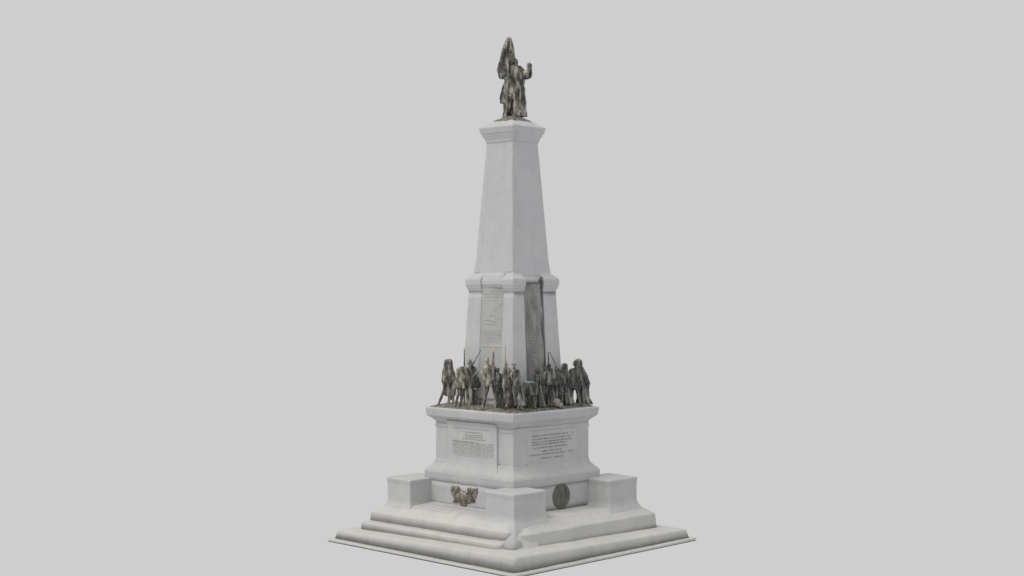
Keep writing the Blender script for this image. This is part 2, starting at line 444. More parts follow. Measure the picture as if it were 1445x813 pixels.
for j in range(nz+1):
    Y = Yb+(Yt-Yb)*j/nz; row = []
    for i in range(nx+1):
        s = -17.4+42.8*i/nx
        z = 763-Y
        # relief field between Y 424 and Y 463
        u = (s+15.5)/38.5; v = (463-Y)/38.0
        o = 0
        if 0 < u < 1 and 0 < v < 1: o = relief(u, v)*.75*min(1, 12*u, 12*(1-u), 12*v, 12*(1-v))
        if abs(Y-464.5) < .7 or abs(Y-487.5) < .7 or abs(Y-423.5) < .5: o += .5
        if 467 < Y < 487 and (abs(s+15.8) < .6 or abs(s-24) < .6): o += .4
        row.append(bm.verts.new(face_point('L', zA(z, s), s, z, o)))
    G.append(row)
for r, q in zip(G, G[1:]):
    for i in range(nx): bm.faces.new((r[i], r[i+1], q[i+1], q[i]))
bd = [e for e in bm.edges if e.is_boundary]
ret = bmesh.ops.extrude_edge_only(bm, edges=bd)
for v in [g for g in ret['geom'] if isinstance(g, bmesh.types.BMVert)]: v.co.x -= 1.6
tabL = finish('relief_panel', bm, M['relief'], mon)
bm = bmesh.new(); rnd = random.Random(5)
for s0_, s1_, Y, h in ((0, 23, 411.6, 1.5), (-13, 23, 415.2, 1.7), (-13, 23.5, 419.6, 1.7), (-14, 22, 468.6, 1.2), (-14, 23, 471.6, 1.4), (-14, 23, 474.8, 1.4), (-14, 22, 478, 1.4), (-14, 20, 481.2, 1.4), (-14, 2, 484.6, 1.4)):
    marks(bm, 'L', 0, s0_, s1_, 763-Y, h, rnd, Afun=zA)
finish('lettering', bm, M['ink_soft'], tabL, smooth=False)

# right bronze tablet with close rows of raised text, draped edge at its right side
bm = bmesh.new(); G = []
nx, nz = 24, 150
zB = lambda z, s=0: wsh(763-z)-1.3
Yt, Yb = 400.5, 566
rows = []
for j in range(nz+1):
    Y = Yb+(Yt-Yb)*j/nz; row = []
    for i in range(nx+1):
        s = -21.3+38*i/nx; z = 763-Y
        o = .35*noise.noise(Vector((s*.12, z*.05, 4)))
        if i >= nx-7:
            t = (i-(nx-7))/7
            o += 2.6*math.sin(t*math.pi)*.8+.6*math.sin(z*.1)
        row.append(bm.verts.new(face_point('R', zB(z), s, z+(0 if j < nz else 1.5*noise.noise(Vector((s*.4, 0, 0)))), o)))
    G.append(row)
for r, q in zip(G, G[1:]):
    for i in range(nx): bm.faces.new((r[i], r[i+1], q[i+1], q[i]))
bd = [e for e in bm.edges if e.is_boundary]
ret = bmesh.ops.extrude_edge_only(bm, edges=bd)
for v in [g for g in ret['geom'] if isinstance(g, bmesh.types.BMVert)]: v.co.y -= 2.4
tabR = finish('bronze_tablet', bm, M['tablet'], mon)
tag(tabR, 'dark grey bronze tablet with close rows of worn text')
bm = bmesh.new()
for k in range(38):
    Y = 404+k*3.3
    marks(bm, 'R', 0, -19.5+rnd.uniform(0, 1), 9+rnd.uniform(-3, .5), 763-Y, 1.3, rnd, off=.12, Afun=zB, density=.75)
finish('lettering', bm, M['ink_dark'], tabR, smooth=False)
# dark hanging edge strip
bm = bmesh.new(); rings = []
for k in range(26):
    t = k/25; Y = 391+t*150
    z = 763-Y; w = 1.8+2.0*min(1, t*4)-.6*t; s = 14.6-2.6*(1-t)+.25*math.sin(k*.9)
    d = wsh(max(Y, 404))+.5+.2*math.sin(k*1.3)+max(0, 404-Y)*.14
    ring = []
    for q in range(10):
        a = 2*math.pi*q/10
        ring.append(bm.verts.new(face_point('R', d, s+w*math.cos(a)*(1 if k else .4), z, 2.0*math.sin(a)-1.2)))
    rings.append(ring)
for r, q in zip(rings, rings[1:]):
    for i in range(10): bm.faces.new((r[i], r[(i+1) % 10], q[(i+1) % 10], q[i]))
bm.faces.new(rings[0][::-1]); bm.faces.new(rings[-1])
tag(finish('hanging_drape', bm, M['drape'], tabR), 'dark folded edge hanging down the tablet')

# medallion
bm = bmesh.new()
c_s, c_z, Rm = -(-9.5), 763-692.2, 17.6
c_s, c_z = measure('R', 85.8, 791, 700.3)
rings = []
for k in range(25):
    r = Rm*k/24; ring = []
    for q in range(64):
        a = 2*math.pi*q/64
        u, v = r/Rm*math.cos(a), r/Rm*math.sin(a)
        o = 1.3
        if r/Rm > .97: o = .1
        elif r/Rm > .86: o = 2.1-abs(r/Rm-.91)*6
        else:
            def bump(cu, cv, ru, rv, h): 
                d = ((u-cu)/ru)**2+((v-cv)/rv)**2
                return h*math.sqrt(max(0, 1-d))
            o += .5*max(bump(-.02, .18, .27, .34, 1.6), bump(0, -.5, .55, .36, 1.3), bump(0, -.1, .14, .3, 1.0), bump(-.26, .12, .07, .07, .9), bump(.06, .42, .32, .18, 1.5))
            o += .35*noise.noise(Vector((u*5, v*5, 1)))
            if .68 < r/Rm < .80: o += .35*(math.sin(a*36) > 0)
        ring.append(bm.verts.new(face_point('R', 85.7, c_s+r*math.cos(a), c_z+r*math.sin(a)*1.0, o)))
        if k == 0: break
    rings.append(ring)
rings[0] = [rings[0][0]]
for i in range(64): bm.faces.new((rings[0][0], rings[1][i], rings[1][(i+1) % 64]))
for r, q in zip(rings[1:], rings[2:]):
    for i in range(64): bm.faces.new((r[i], q[i], q[(i+1) % 64], r[(i+1) % 64]))
tag(finish('medallion', bm, M['medal'], mon), 'round dark bronze portrait medallion with raised rim')

# spread-wing emblem on the left front
em = None
def emb(name, outl, ridges, h, parent, seed):
    """flat outline in (s,z) given depth by a domed, feathered front"""
    bm = bmesh.new()
    xs = [p[0] for p in outl]; zs = [p[1] for p in outl]
    def inside(x, z):
        c = False; n = len(outl)
        for i in range(n):
            x1, z1 = outl[i]; x2, z2 = outl[(i+1) % n]
            if (z1 > z) != (z2 > z) and x < (x2-x1)*(z-z1)/(z2-z1)+x1: c = not c
        return c
    def edged(x, z):
        d = 1e9; n = len(outl)
        for i in range(n):
            a = Vector(outl[i]); b = Vector(outl[(i+1) % n]); p = Vector((x, z)); ab = b-a
            t = max(0, min(1, (p-a).dot(ab)/ab.dot(ab))); d = min(d, (p-(a+ab*t)).length)
        return d
    st_ = .45
    V = {}
    nx = int((max(xs)-min(xs))/st_)+2; nz = int((max(zs)-min(zs))/st_)+2
    for i in range(nx):
        for j in range(nz):
            x = min(xs)+i*st_; z = min(zs)+j*st_
            if inside(x, z):
                e = edged(x, z)
                o = h*min(1, e/2.6)**.5+ridges(x, z)*min(1, e/1.5)+.4*noise.noise(Vector((x*.4, z*.4, seed)))
                V[i, j] = bm.verts.new(face_point('L', 85.6, x, z, max(.1, o)))
    for (i, j), v in V.items():
        k = [(i, j), (i+1, j), (i+1, j+1), (i, j+1)]
        if all(q in V for q in k): bm.faces.new([V[q] for q in k])
    bd = [e for e in bm.edges if e.is_boundary]
    ret = bmesh.ops.extrude_edge_only(bm, edges=bd)
    for v in [g for g in ret['geom'] if isinstance(g, bmesh.types.BMVert)]: v.co.x = 85.2
    loose = [v for v in bm.verts if not v.link_faces]
    bmesh.ops.delete(bm, geom=loose, context='VERTS')
    return finish(name, bm, M['eagle'], parent)
def ez(x, y): return measure('L', 85.8, 620+x*.0861, 670+y*.0861)
body = [ez(*p) for p in ((335, 225), (365, 258), (400, 266), (440, 295), (462, 350), (462, 420), (450, 500), (405, 542), (370, 520), (335, 480), (330, 420), (318, 330))]
emb_root = emb('eagle_emblem', body, lambda x, z: .9*abs(math.sin(z*.9+x*.3)), 3.2, mon, 1)
tag(emb_root, 'worn brown metal eagle with both wings raised in a V')
lw = [ez(*p) for p in ((205, 165), (240, 185), (262, 180), (310, 178), (335, 215), (345, 290), (350, 400), (340, 440), (290, 430), (240, 400), (205, 320), (180, 230))]
rw = [ez(*p) for p in ((458, 212), (500, 205), (560, 225), (628, 215), (620, 290), (600, 370), (570, 430), (500, 468), (442, 484), (438, 420), (448, 300))]
emb('wing', lw, lambda x, z: .8*math.sin(x*1.25+z*.4), 2.4, emb_root, 2)
emb('wing', rw, lambda x, z: .8*math.sin(x*1.25-z*.5), 2.4, emb_root, 3)
tl = [ez(*p) for p in ((205, 420), (250, 400), (330, 440), (330, 470), (260, 472), (215, 462))]
tr = [ez(*p) for p in ((450, 470), (540, 430), (580, 418), (600, 440), (585, 465), (520, 478), (455, 490))]
for q in (tl, tr): emb('branch', q, lambda x, z: .4*math.sin(x*3), .9, emb_root, 5)

# bronze ground that carries the figures
bm = loft([sq(84.5, 574.2), sq(84, 573), sq(77, 570.6), sq(70, 569.2), sq(40, 568.6)], rc=5, rf=1.5, n=40, amp=0, cap=False)
for v in bm.verts:
    n_ = noise.noise(v.co*.09)*1.6+noise.noise(v.co*.3)*.7
    edge = (max(abs(v.co.x), abs(v.co.y))-70)/14
    if edge < .85: v.co.z += n_*(1-max(0, edge))
    else:
        f = 1+.035*noise.noise(v.co*.07)-.015
        v.co.x *= f; v.co.y *= f; v.co.x = max(-85.8, min(85.8, v.co.x)); v.co.y = max(-85.8, min(85.8, v.co.y))
tag(finish('bronze_ground', bm, M['bronze_base'], mon), 'rough brown bronze ground under the figures')

# dark mass added behind the right front figures, standing in for shadowed gaps
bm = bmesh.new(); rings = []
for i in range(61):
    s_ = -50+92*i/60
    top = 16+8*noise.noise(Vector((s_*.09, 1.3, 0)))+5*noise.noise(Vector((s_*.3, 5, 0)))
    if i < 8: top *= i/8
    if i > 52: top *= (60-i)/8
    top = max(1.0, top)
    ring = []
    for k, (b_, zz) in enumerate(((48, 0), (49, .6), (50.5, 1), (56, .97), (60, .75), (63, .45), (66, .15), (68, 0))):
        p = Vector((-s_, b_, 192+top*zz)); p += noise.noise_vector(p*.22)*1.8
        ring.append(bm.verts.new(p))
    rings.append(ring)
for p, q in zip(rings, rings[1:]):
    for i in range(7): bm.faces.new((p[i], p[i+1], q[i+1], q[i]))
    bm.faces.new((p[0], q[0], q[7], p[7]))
tag(finish('shadow_backing', bm, M['bronze_dark'], mon), 'dark bronze mass added for the shadows between the right hand figures')

# ------------------------------------------------------------------ figures
TEXA = bpy.data.textures.new('folds', 'CLOUDS'); TEXA.noise_scale = .22; TEXA.noise_depth = 3
TEXB = bpy.data.textures.new('creases', 'CLOUDS'); TEXB.noise_scale = .09; TEXB.noise_depth = 2

class Fig:
    """A cast figure. Its shapes are laid out in a frame whose x runs to the right,
    y away from the viewer's side and z up, in modules, from its own standing point."""
    def __init__(f, x0, y0, k): f.bm = bmesh.new(); f.x0 = x0; f.y0 = y0; f.k = k
    def P(f, p):
        d = p[2] if len(p) > 2 else 0
        return Vector(((p[0]-f.x0), d, (f.y0-p[1])))*f.k
    def ell(f, c, r, tilt=0):
        if isinstance(r, (int, float)): r = (r, r, r)
        m = Matrix.Translation(f.P(c)) @ Matrix.Rotation(math.radians(tilt), 4, 'Y') @ Matrix.Diagonal((r[0]*f.k, r[1]*f.k, r[2]*f.k, 1))
        bmesh.ops.create_icosphere(f.bm, subdivisions=3, radius=1, matrix=m)
    def limb(f, *pr, flat=1.0):
        """pr: alternating point, radius"""
        pts = [(f.P(pr[i]), pr[i+1]*f.k) for i in range(0, len(pr), 2)]
        for (p, r) in pts:
            bmesh.ops.create_icosphere(f.bm, subdivisions=2, radius=r*1.0, matrix=Matrix.Translation(p))
        for (p, r), (q, s) in zip(pts, pts[1:]):
            d = q-p
            if d.length < 1e-6: continue
            m = Matrix.Translation((p+q)/2) @ d.to_track_quat('Z', 'Y').to_matrix().to_4x4()
            bmesh.ops.create_cone(f.bm, cap_ends=True, segments=14, radius1=r, radius2=s, depth=d.length, matrix=m)
    def drape(f, rings, folds=7, amp=.12, ph=0, twist=.0, n=56):
        """rings from top down: (cx, cy, depth, rx, ry)"""
        out = []; m = len(rings)
        for i, (x, y, d, rx, ry) in enumerate(rings):
            c = f.P((x, y, d)); rr = []
            a_ = 1.5*amp*(i/(m-1))**.7 if m > 1 else amp
            for q in range(n):
                t = 2*math.pi*q/n
                w = 1+a_*(math.sin(folds*t+ph+i*twist)+.5*math.sin((folds*2-3)*t+2*ph+1))
                rr.append(f.bm.verts.new(c+Vector((1.24*rx*math.cos(t)*w, 1.2*ry*math.sin(t)*w, 0))*f.k))
            out.append(rr)
        for r, s in zip(out, out[1:]):
            for q in range(n): f.bm.faces.new((r[q], r[(q+1) % n], s[(q+1) % n], s[q]))
        f.bm.faces.new(out[0]); f.bm.faces.new(out[-1][::-1])
    def head(f, c, r, look=-1, hair=0, hat=None):
        x, y = c[0], c[1]; d = c[2] if len(c) > 2 else 0
        f.ell((x, y, d), (r*.82, r*.95, r*1.12))
        f.ell((x+look*r*.25, y+r*.62, d-.45*r), (r*.5, r*.5, r*.5))            # jaw
        f.ell((x+look*r*.45, y+r*.1, d-.85*r), (r*.2, r*.26, r*.3))            # nose
        f.ell((x+look*r*.3, y-r*.25, d-.75*r), (r*.5, r*.22, r*.16))           # brow
        if hair: f.ell((x-look*r*.25, y-r*.15, d+.25*r), (r*.95, r*.9, r*1.08))
        if hair > 1: f.limb((x-look*r*.5, y, d+.3*r), r*.7, (x-look*r*.6, y+r*1.9, d+.4*r), r*.6)
        if hat == 'brim':
            f.ell((x, y-r*.65, d), (r*1.55, r*1.5, r*.28)); f.ell((x, y-r*1.0, d), (r*.8, r*.8, r*.6))
        if hat == 'cap': f.ell((x, y-r*.7, d), (r*.95, r*1.0, r*.55)); f.ell((x+look*r*.6, y-r*.5, d-r*.6), (r*.6, r*.6, r*.16))
        if hat == 'crest':
            f.limb((x-r*.7, y-r*.4, d), r*.35, (x-r*1.0, y-r*1.9, d), r*.16); f.limb((x+r*.5, y-r*.5, d), r*.35, (x+r*.35, y-r*1.7, d), r*.16)
        if hat == 'plume': f.limb((x, y-r*.6, d), r*.5, (x-.3, y-r*2.2, d), r*.25)
        f.limb((x-look*r*.15, y+r*.6, d+.1*r), r*.5, (x-look*.3*r, y+r*1.8, d+.2*r), r*.6)
    def torso(f, sh, wa, hw, ww, dp=None, depth=0):
        """sh: shoulder-line centre, wa: pelvis centre, hw: half shoulder width, ww: half hip width"""
        dp = dp or hw*.55
        cx = lambda t: sh[0]+(wa[0]-sh[0])*t; cy = lambda t: sh[1]+(wa[1]-sh[1])*t
        f.drape([(cx(-.06), cy(-.06), depth, hw*.45, dp*.55), (cx(.03), cy(.03), depth, hw*.9, dp*.8), (cx(.22), cy(.22), depth, hw, dp), (cx(.45), cy(.45), depth, hw*.88, dp*.98),
                 (cx(.68), cy(.68), depth, ww*.88, dp*.85), (cx(.88), cy(.88), depth, ww, dp*.95), (cx(1.05), cy(1.05), depth, ww*.96, dp*.9)], folds=5, amp=.05)
    def arm(f, s, e, h, r=1.9):
        f.limb(s, r*1.22, e, r*1.0, h, r*.76)
        d = (Vector(h)-Vector(e)) if len(h) == 3 and len(e) == 3 else Vector((h[0]-e[0], h[1]-e[1], 0))
        d = d.normalized()*r if d.length else Vector((0, 1, 0))
        hx, hy = h[0]+d.x*.7, h[1]+d.y*.7; hd = h[2] if len(h) > 2 else 0
        f.ell((hx, hy, hd), (r*.66, r*.5, r*.75))
        for q in (-.38, -.12, .14, .4):                                          # four fingers and the thumb, slightly curled
            b = (hx-d.y*q, hy+d.x*q, hd); t = (hx+d.x*.95-d.y*q*1.3, hy+d.y*.95+d.x*q*1.3, hd-.25*r)
            f.limb(b, r*.17, t, r*.13)
        f.limb((hx-d.y*.5, hy+d.x*.5, hd), r*.2, (hx-d.y*.85+d.x*.3, hy+d.x*.85+d.y*.3, hd-.3*r), r*.15)
    def leg(f, h, k, a, r=2.7, look=-1):
        r *= 1.24; f.limb(h, r, k, r*.74, a, r*.52)
        d = a[2] if len(a) > 2 else 0
        f.limb((a[0], a[1]+.2, d+.6), r*.5, (a[0]+look*1.8, a[1]+.9, d-1.6), r*.38)

def build(f, name, label, cat, a, b, mat, yaw=0, voxel=.019, strength=.045, parts=(), group='bronze figures round the foot of the shaft', zbase=None, smooth=3, Y=570.5):
    """stands the figure on the monument at plan position (a, b)"""
    dirv = Matrix.Rotation(mon.rotation_euler.z, 3, 'Z')
    w = dirv @ Vector((a*S, b*S, 0)); w += Vector(mon.location)
    o = finish(name, f.bm, M[mat], None, scale=1.0)
    o.location = (w.x, w.y, (763-Y)*S)
    o.rotation_euler.z = math.radians(yaw)
    r = o.modifiers.new('cast', 'REMESH'); r.mode = 'VOXEL'; r.voxel_size = voxel; r.use_smooth_shade = True
    s = o.modifiers.new('soft', 'SMOOTH'); s.factor = .5; s.iterations = smooth
    for tx, st_ in ((TEXA, strength), (TEXB, strength*.45)):
        d = o.modifiers.new('folds', 'DISPLACE'); d.texture = tx; d.strength = st_; d.mid_level = .5; d.texture_coords = 'LOCAL'
    tag(o, label, cat, group)
    for nm, g, mt, lb in parts:
        c = finish(nm, g.bm, M[mt], o, scale=1.0)
        if lb: c['label'] = lb
    return o

# the viewer's side of each front: where a figure that stands X right of the axis is found
def spot(X, face, A):
    if face == 'L':
        b = A+X*R2; 
        for _ in range(5): b = A+X*R2*(D-(A+b)/R2)/D
        return A, b, (D-(A+b)/R2)/D
    a = A-X*R2
    for _ in range(5): a = A-X*R2*(D-(A+a)/R2)/D
    return a, A, (D-(A+a)/R2)/D

def start(x0, face, A, yf):
    a, b, kk = spot(x0-722.9, face, A)
    # feet level implied by the ground there
    return Fig(x0, yf, kk*S), a, b
def sub(f): g = Fig(f.x0, f.y0, f.k); return g

# 1 hooded figure at the left end
f, a, b = start(630, 'L', 66, 570)
f.head((632.8, 511), 4.3, -1, 1)
f.drape([(632.8, 505.8, .6, 2.4, 2.6), (632.8, 508, .8, 4.8, 4.2), (632.5, 513, 1.2, 5.2, 4.2), (632.6, 519, 1, 5.6, 4.2), (632.5, 525, .6, 7.2, 4.6), (633, 532, .4, 7.6, 4.8), (633.5, 539, .3, 7.4, 4.6)], folds=5, amp=.06)
f.drape([(633.8, 534, 0, 6.8, 4.6), (635, 545, .2, 6.8, 4.8), (635.4, 555, .3, 6.0, 4.6), (635.4, 558, .3, 5.8, 4.4)], folds=6, amp=.1)
f.arm((626.6, 525, -1), (624.6, 536, -1.5), (626.8, 544, -2.2), 1.9)
f.leg((629, 542, 0), (624.4, 555, -1), (619.5, 568.5, -1), 2.6)
f.leg((635.5, 550, .5), (634.5, 560, .5), (632.5, 569.5, 0), 2.8)
f.leg((638.5, 550, 1), (638.8, 560, 1.5), (639.5, 568.5, 1.5), 2.5, 1)
build(f, 'bronze_statue', 'brown bronze figure in a knee-length coat, alone at the far left corner of the cornice', 'statue', a, b, 'bronze_warm')

# 2 stooping caped figure
f, a, b = start(653, 'L', 72, 570.5)
f.head((648.6, 519, -2), 3.8, -1, 2, None)
f.torso((653, 521), (653.5, 539), 7.2, 6.4, 4.6)
f.drape([(653, 514.5, 0, 3.5, 3), (652, 517, -.3, 6.4, 4.6), (653, 524, 0, 8.2, 5.2), (653, 532, 0, 7.8, 5.0), (652.5, 539, 0, 9.4, 5.6), (652, 545.5, 0, 10.2, 6)], folds=8, amp=.08)
f.arm((646.5, 522, -2.5), (644.2, 531, -4), (648.5, 537, -5.5), 1.8)
f.arm((659.5, 521, -1), (662, 529, -3), (658, 536, -5), 1.8)
f.leg((648, 544, 0), (645.2, 557, 0), (642.6, 568.5, 0), 2.6)
f.leg((653, 544, -1), (651.2, 557, -1.6), (649.2, 569.5, -1.5), 2.6)
f.limb((658, 545, 1), 2.4, (659.5, 557, 1), 2.0, (662, 569.5, 1), 2.4)
build(f, 'bronze_statue', 'bronze figure in a short flared cape bending forward, second from the left end', 'statue', a, b, 'bronze_warm')

# 3 figure aiming a rifle upwards, behind the second
f, a, b = start(668, 'L', 62, 569)
f.head((661.9, 506.4, -1), 3.3, -1, 1)
f.torso((665.5, 513.5), (669.5, 533), 5.4, 4.4, 4)
f.arm((663, 513, -2), (667, 508.5, -4), (670.5, 503, -4), 1.6)
f.arm((669.5, 515, -2), (673.6, 522, -3.5), (668, 526.5, -5), 1.6)
f.drape([(669, 528, 0, 4.8, 4), (670.5, 536, 0, 5.0, 4.2), (671, 543, 0, 5.2, 4.4)], folds=6, amp=.1)
f.leg((668, 540, 0), (667, 555, -.5), (666, 568, -.5), 2.4)
f.leg((671.5, 540, 0), (671.5, 554, 1), (670.5, 567.5, 1), 2.4, 1)
g = sub(f); g.limb((665.5, 512.5, -4.5), .95, (671, 502.5, -4.8), .75, (678, 490, -5), .42)
h = sub(f); h.ell((671, 544.3, -3.6), (4.2, 1.8, 1.9))
build(f, 'bronze_statue', 'bronze figure raising a slanting rifle, behind the caped stooping one', 'statue', a, b, 'bronze_grey',
      parts=[('rifle', g, 'bronze_grey', None), ('satchel', h, 'bronze_base', 'pale flat satchel at the hip')])

# 4 soldier with one arm straight up
f, a, b = start(691, 'L', 74, 574.5)
f.head((686.6, 507), 3.5, -1, 0, 'crest')
f.torso((689.4, 514.5), (691, 534), 8.4, 6.8, 5)
f.drape([(690.5, 527, 0, 6.4, 4.6), (691, 535, 0, 7.8, 5.2), (691.5, 543.5, 0, 9.0, 5.6)], folds=8, amp=.08)
f.limb((689.5, 528.5, -.2), 6.0, (690.5, 528.7, -.2), 6.0)
f.arm((682.5, 516, -1), (678.6, 525, -2), (682.5, 533.5, -4), 1.9)
f.limb((694.6, 514.5, -1), 2.2, (695.2, 505, -1.5), 1.6, (695.9, 494, -1.6), 1.2)
f.leg((687, 542, 0), (684.6, 556, -1.5), (681.2, 570.5, -1.5), 2.9)
f.leg((696.4, 542, 0), (698, 557, -.5), (699, 573, -1), 3.0, 1)
g = sub(f); g.limb((695.8, 496, -1.7), 1.1, (696.1, 489, -1.8), .75)
build(f, 'bronze_statue', 'light brown bronze soldier in a crested helmet with one arm raised straight up', 'statue', a, b, 'bronze_warm',
      parts=[('raised_blade', g, 'ochre', 'bare ochre tip above the raised fist')])

# 5 small figure with a round shield behind the soldier
f, a, b = start(704, 'L', 66, 573)
f.head((701, 518.5, 0), 3.0, -1, 1)
f.torso((702.5, 524), (703.5, 540), 5.0, 4.2, 3.8)
f.drape([(703, 534, 0, 4.8, 3.8), (704, 548, 0, 5.2, 4), (704.4, 562, 0, 5.0, 4), (704.6, 573, 0, 5.6, 4.2)], folds=7, amp=.12)
f.arm((699, 525, -1.5), (698.4, 531, -3), (701.8, 533, -4.8), 1.4)
g = sub(f); g.ell((702.6, 527, -5), (5.0, 1.1, 5.2)); g.ell((702.6, 527, -6), (1.6, .9, 1.6))
build(f, 'bronze_statue', 'short dark bronze figure with a round shield, between the saluting soldier and the spear bearer', 'statue', a, b, 'bronze_dark',
      parts=[('round_shield', g, 'bronze_grey', None)])

# 6 slim spear bearer
f, a, b = start(713, 'L', 74, 575.5)
f.head((712.6, 510), 3.0, 1, 0, 'plume')
f.torso((713.2, 516.5), (713.5, 536), 4.9, 4.2, 3.8)
f.drape([(713.5, 530, 0, 4.2, 3.6), (714, 537, 0, 5.0, 4), (714.4, 544, 0, 5.2, 4)], folds=6, amp=.1)
f.arm((709.6, 517, -1), (708.4, 525, -3), (711.6, 521, -5), 1.5)
f.arm((717, 517.5, -1), (718.6, 525, -2), (715, 531, -4), 1.5)
f.leg((715.4, 542, -.5), (717.0, 554, -1.5), (713.4, 570.5, -1), 2.3)
f.leg((711.6, 542, .8), (710.6, 557, 1), (710.4, 572, 1), 2.2)
g = sub(f); g.limb((711.8, 530, -5.5), .5, (712.0, 503, -5.3), .45, (712.2, 485, -5), .25)
build(f, 'bronze_statue', 'slim pale bronze figure with a thin upright spear, left of the front corner', 'statue', a, b, 'bronze_warm',
      parts=[('spear', g, 'bronze_base', None)])

# 7 robed figure with a flat hat at the front corner
f, a, b = start(729, 'R', 73.5, 579.5)
f.head((723.9, 516.5), 2.9, -1, 0, 'brim')
f.torso((725, 523), (727.5, 540), 5.4, 4.6, 4.2)
f.drape([(726.5, 533, 0, 4.8, 4), (728, 545, 0, 5.2, 4.2), (730, 560, -.4, 5.4, 4.6), (732, 573, -.8, 6.2, 5)], folds=8, amp=.14, twist=.12)
f.arm((721, 523, -1.5), (719.6, 532, -3), (723, 538, -5), 1.6)
f.arm((729.6, 523, -2), (732.6, 531, -4), (729, 536.5, -5.5), 1.6)
f.leg((730, 565, -1), (730, 572, -1), (729, 577.5, -1.5), 2.4)
f.leg((733, 565, 0), (734, 572, 0), (734.4, 577, -.5), 2.4, 1)
g = sub(f); g.limb((729.6, 528, -6.3), .7, (735, 547, -6.5), .62, (740, 569.5, -6.5), .6)
h = sub(f); h.drape([(722, 530, 3.4, 3, 1.8), (720.5, 543, 3.6, 6, 2.2), (720, 560, 3.8, 7.5, 2.4), (720, 577, 3.8, 8.6, 2.8)], folds=6, amp=.12)
build(f, 'bronze_statue', 'robed grey bronze figure in a flat brimmed hat at the front corner of the cornice', 'statue', a, b, 'bronze_grey',
      parts=[('slanting_staff', g, 'bronze_base', None), ('dark_cloak', h, 'bronze_dark', 'near-black cloak hanging behind the robe')])

# 8 low figure bent double
f, a, b = start(747, 'R', 70, 577.5)
f.ell((746.5, 546.5, 0), (10.6, 6.4, 8.4))
f.ell((740, 549, -1.5), (5, 5, 6)); f.ell((753, 549, 0), (5.4, 5.4, 8))
f.head((738.6, 551, -5), 3.2, -1, 1)
f.drape([(747, 541, 0, 8, 5.4), (747, 550, 0, 9.8, 6.4), (746.5, 558, 0, 9.0, 6)], folds=7, amp=.08)
f.arm((740, 550, -5), (738.4, 559, -6.5), (742, 566, -7), 1.8)
f.leg((742.5, 556, 0), (741, 566, -1.5), (742.4, 575.5, 0), 2.8)
f.leg((751.5, 556, 0), (753, 566, -1), (753.6, 576, -.5), 3.0, 1)
g = sub(f); g.ell((745.6, 540.2, 0), (8.6, 4.8, 1.9), 4)
build(f, 'bronze_statue', 'low dark bronze figure bent double with a green-stained back, right of the front corner', 'statue', a, b, 'bronze_dark',
      parts=[('green_pack', g, 'verd', 'green-stained flat top of the back')])

# 9 dark narrow figure holding a thin staff
f, a, b = start(760.5, 'R', 68, 576)
f.head((758.6, 524), 3.4, 1, 1)
f.torso((759, 530), (760, 548), 5.6, 5, 4.4)
f.drape([(759.5, 541, 0, 5.2, 4.2), (760, 553, 0, 5.6, 4.6), (760.5, 566, 0, 6.0, 5), (761, 575, 0, 7.0, 5.4)], folds=7, amp=.12)
f.arm((763.4, 531, -1), (765, 540, -3.5), (762.4, 545.5, -5.5), 1.6)
f.arm((755, 531, -1), (753.6, 540, -2), (757, 546, -4), 1.6)
g = sub(f); g.limb((761.6, 517.5, -6), .55, (762, 545, -6.2), .6, (765, 571, -6), .7)
build(f, 'bronze_statue', 'dark narrow bronze figure holding a thin staff before the bronze tablet', 'statue', a, b, 'bronze_dark',
      parts=[('thin_staff', g, 'bronze_base', None)])

# 10 caped rifleman
f, a, b = start(777, 'R', 69, 573.5)
f.head((774.2, 516.8), 3.4, -1, 0, 'cap')
f.torso((776, 523), (778.5, 541), 6.2, 5, 4.4)
f.drape([(775, 519.5, .2, 4, 3.4), (775, 525, 0, 6.8, 4.8), (774.6, 533, -.3, 7.6, 5.2), (775.4, 542.5, -.4, 7.4, 5.2)], folds=6, amp=.12, twist=.25)
f.drape([(776.5, 538, 1.5, 5, 3.8), (776, 553, 1.6, 5.4, 4), (776, 571, 1.6, 6.2, 4.4)], folds=6, amp=.12)
f.leg((783, 539, -1), (784.6, 553, -1.5), (784.4, 570.5, -1), 2.6, 1)
f.arm((770.6, 524, -2), (769.4, 518, -4), (773, 512, -4.6), 1.5)
g = sub(f); g.limb((773.6, 522, -5), .8, (773.2, 506, -5), .9, (773.2, 496.5, -5), .55)
build(f, 'bronze_statue', 'caped bronze figure in a peaked cap holding a rifle upright, right of the tablet', 'statue', a, b, 'bronze_grey',
      parts=[('rifle', g, 'bronze_dark', None)])

# 11 figure with a long slanting pole
f, a, b = start(789, 'R', 70, 572.5)
f.head((789, 521.5), 2.9, 1, 1)
f.torso((788.4, 527), (788.4, 544), 4.8, 4.2, 3.8)
f.drape([(788.4, 538, 0, 4.2, 3.6), (788.6, 547, 0, 4.8, 4), (789.2, 556, 0, 5.0, 4)], folds=6, amp=.1)
f.arm((784.8, 527, -1), (783.6, 521, -3.5), (784, 515.5, -4.6), 1.3)
f.arm((792, 527.5, -1), (794, 536, -2.5), (796, 543, -4), 1.4)
f.leg((787.4, 553, 0), (786.6, 562, -1), (786, 571, -.5), 2.2)
f.leg((791, 553, 0), (792, 562, 0), (793, 571, 0), 2.2, 1)
g = sub(f); g.limb((775.2, 496.5, -4.8), .55, (784.2, 514.6, -5), .6, (793, 536, -5), .6, (799, 549, -5), .6)
build(f, 'bronze_statue', 'small bare-headed bronze figure gripping a long slanting pole, left of the hooded robed one', 'statue', a, b, 'bronze_grey',
      parts=[('slanting_pole', g, 'bronze_grey', None)])

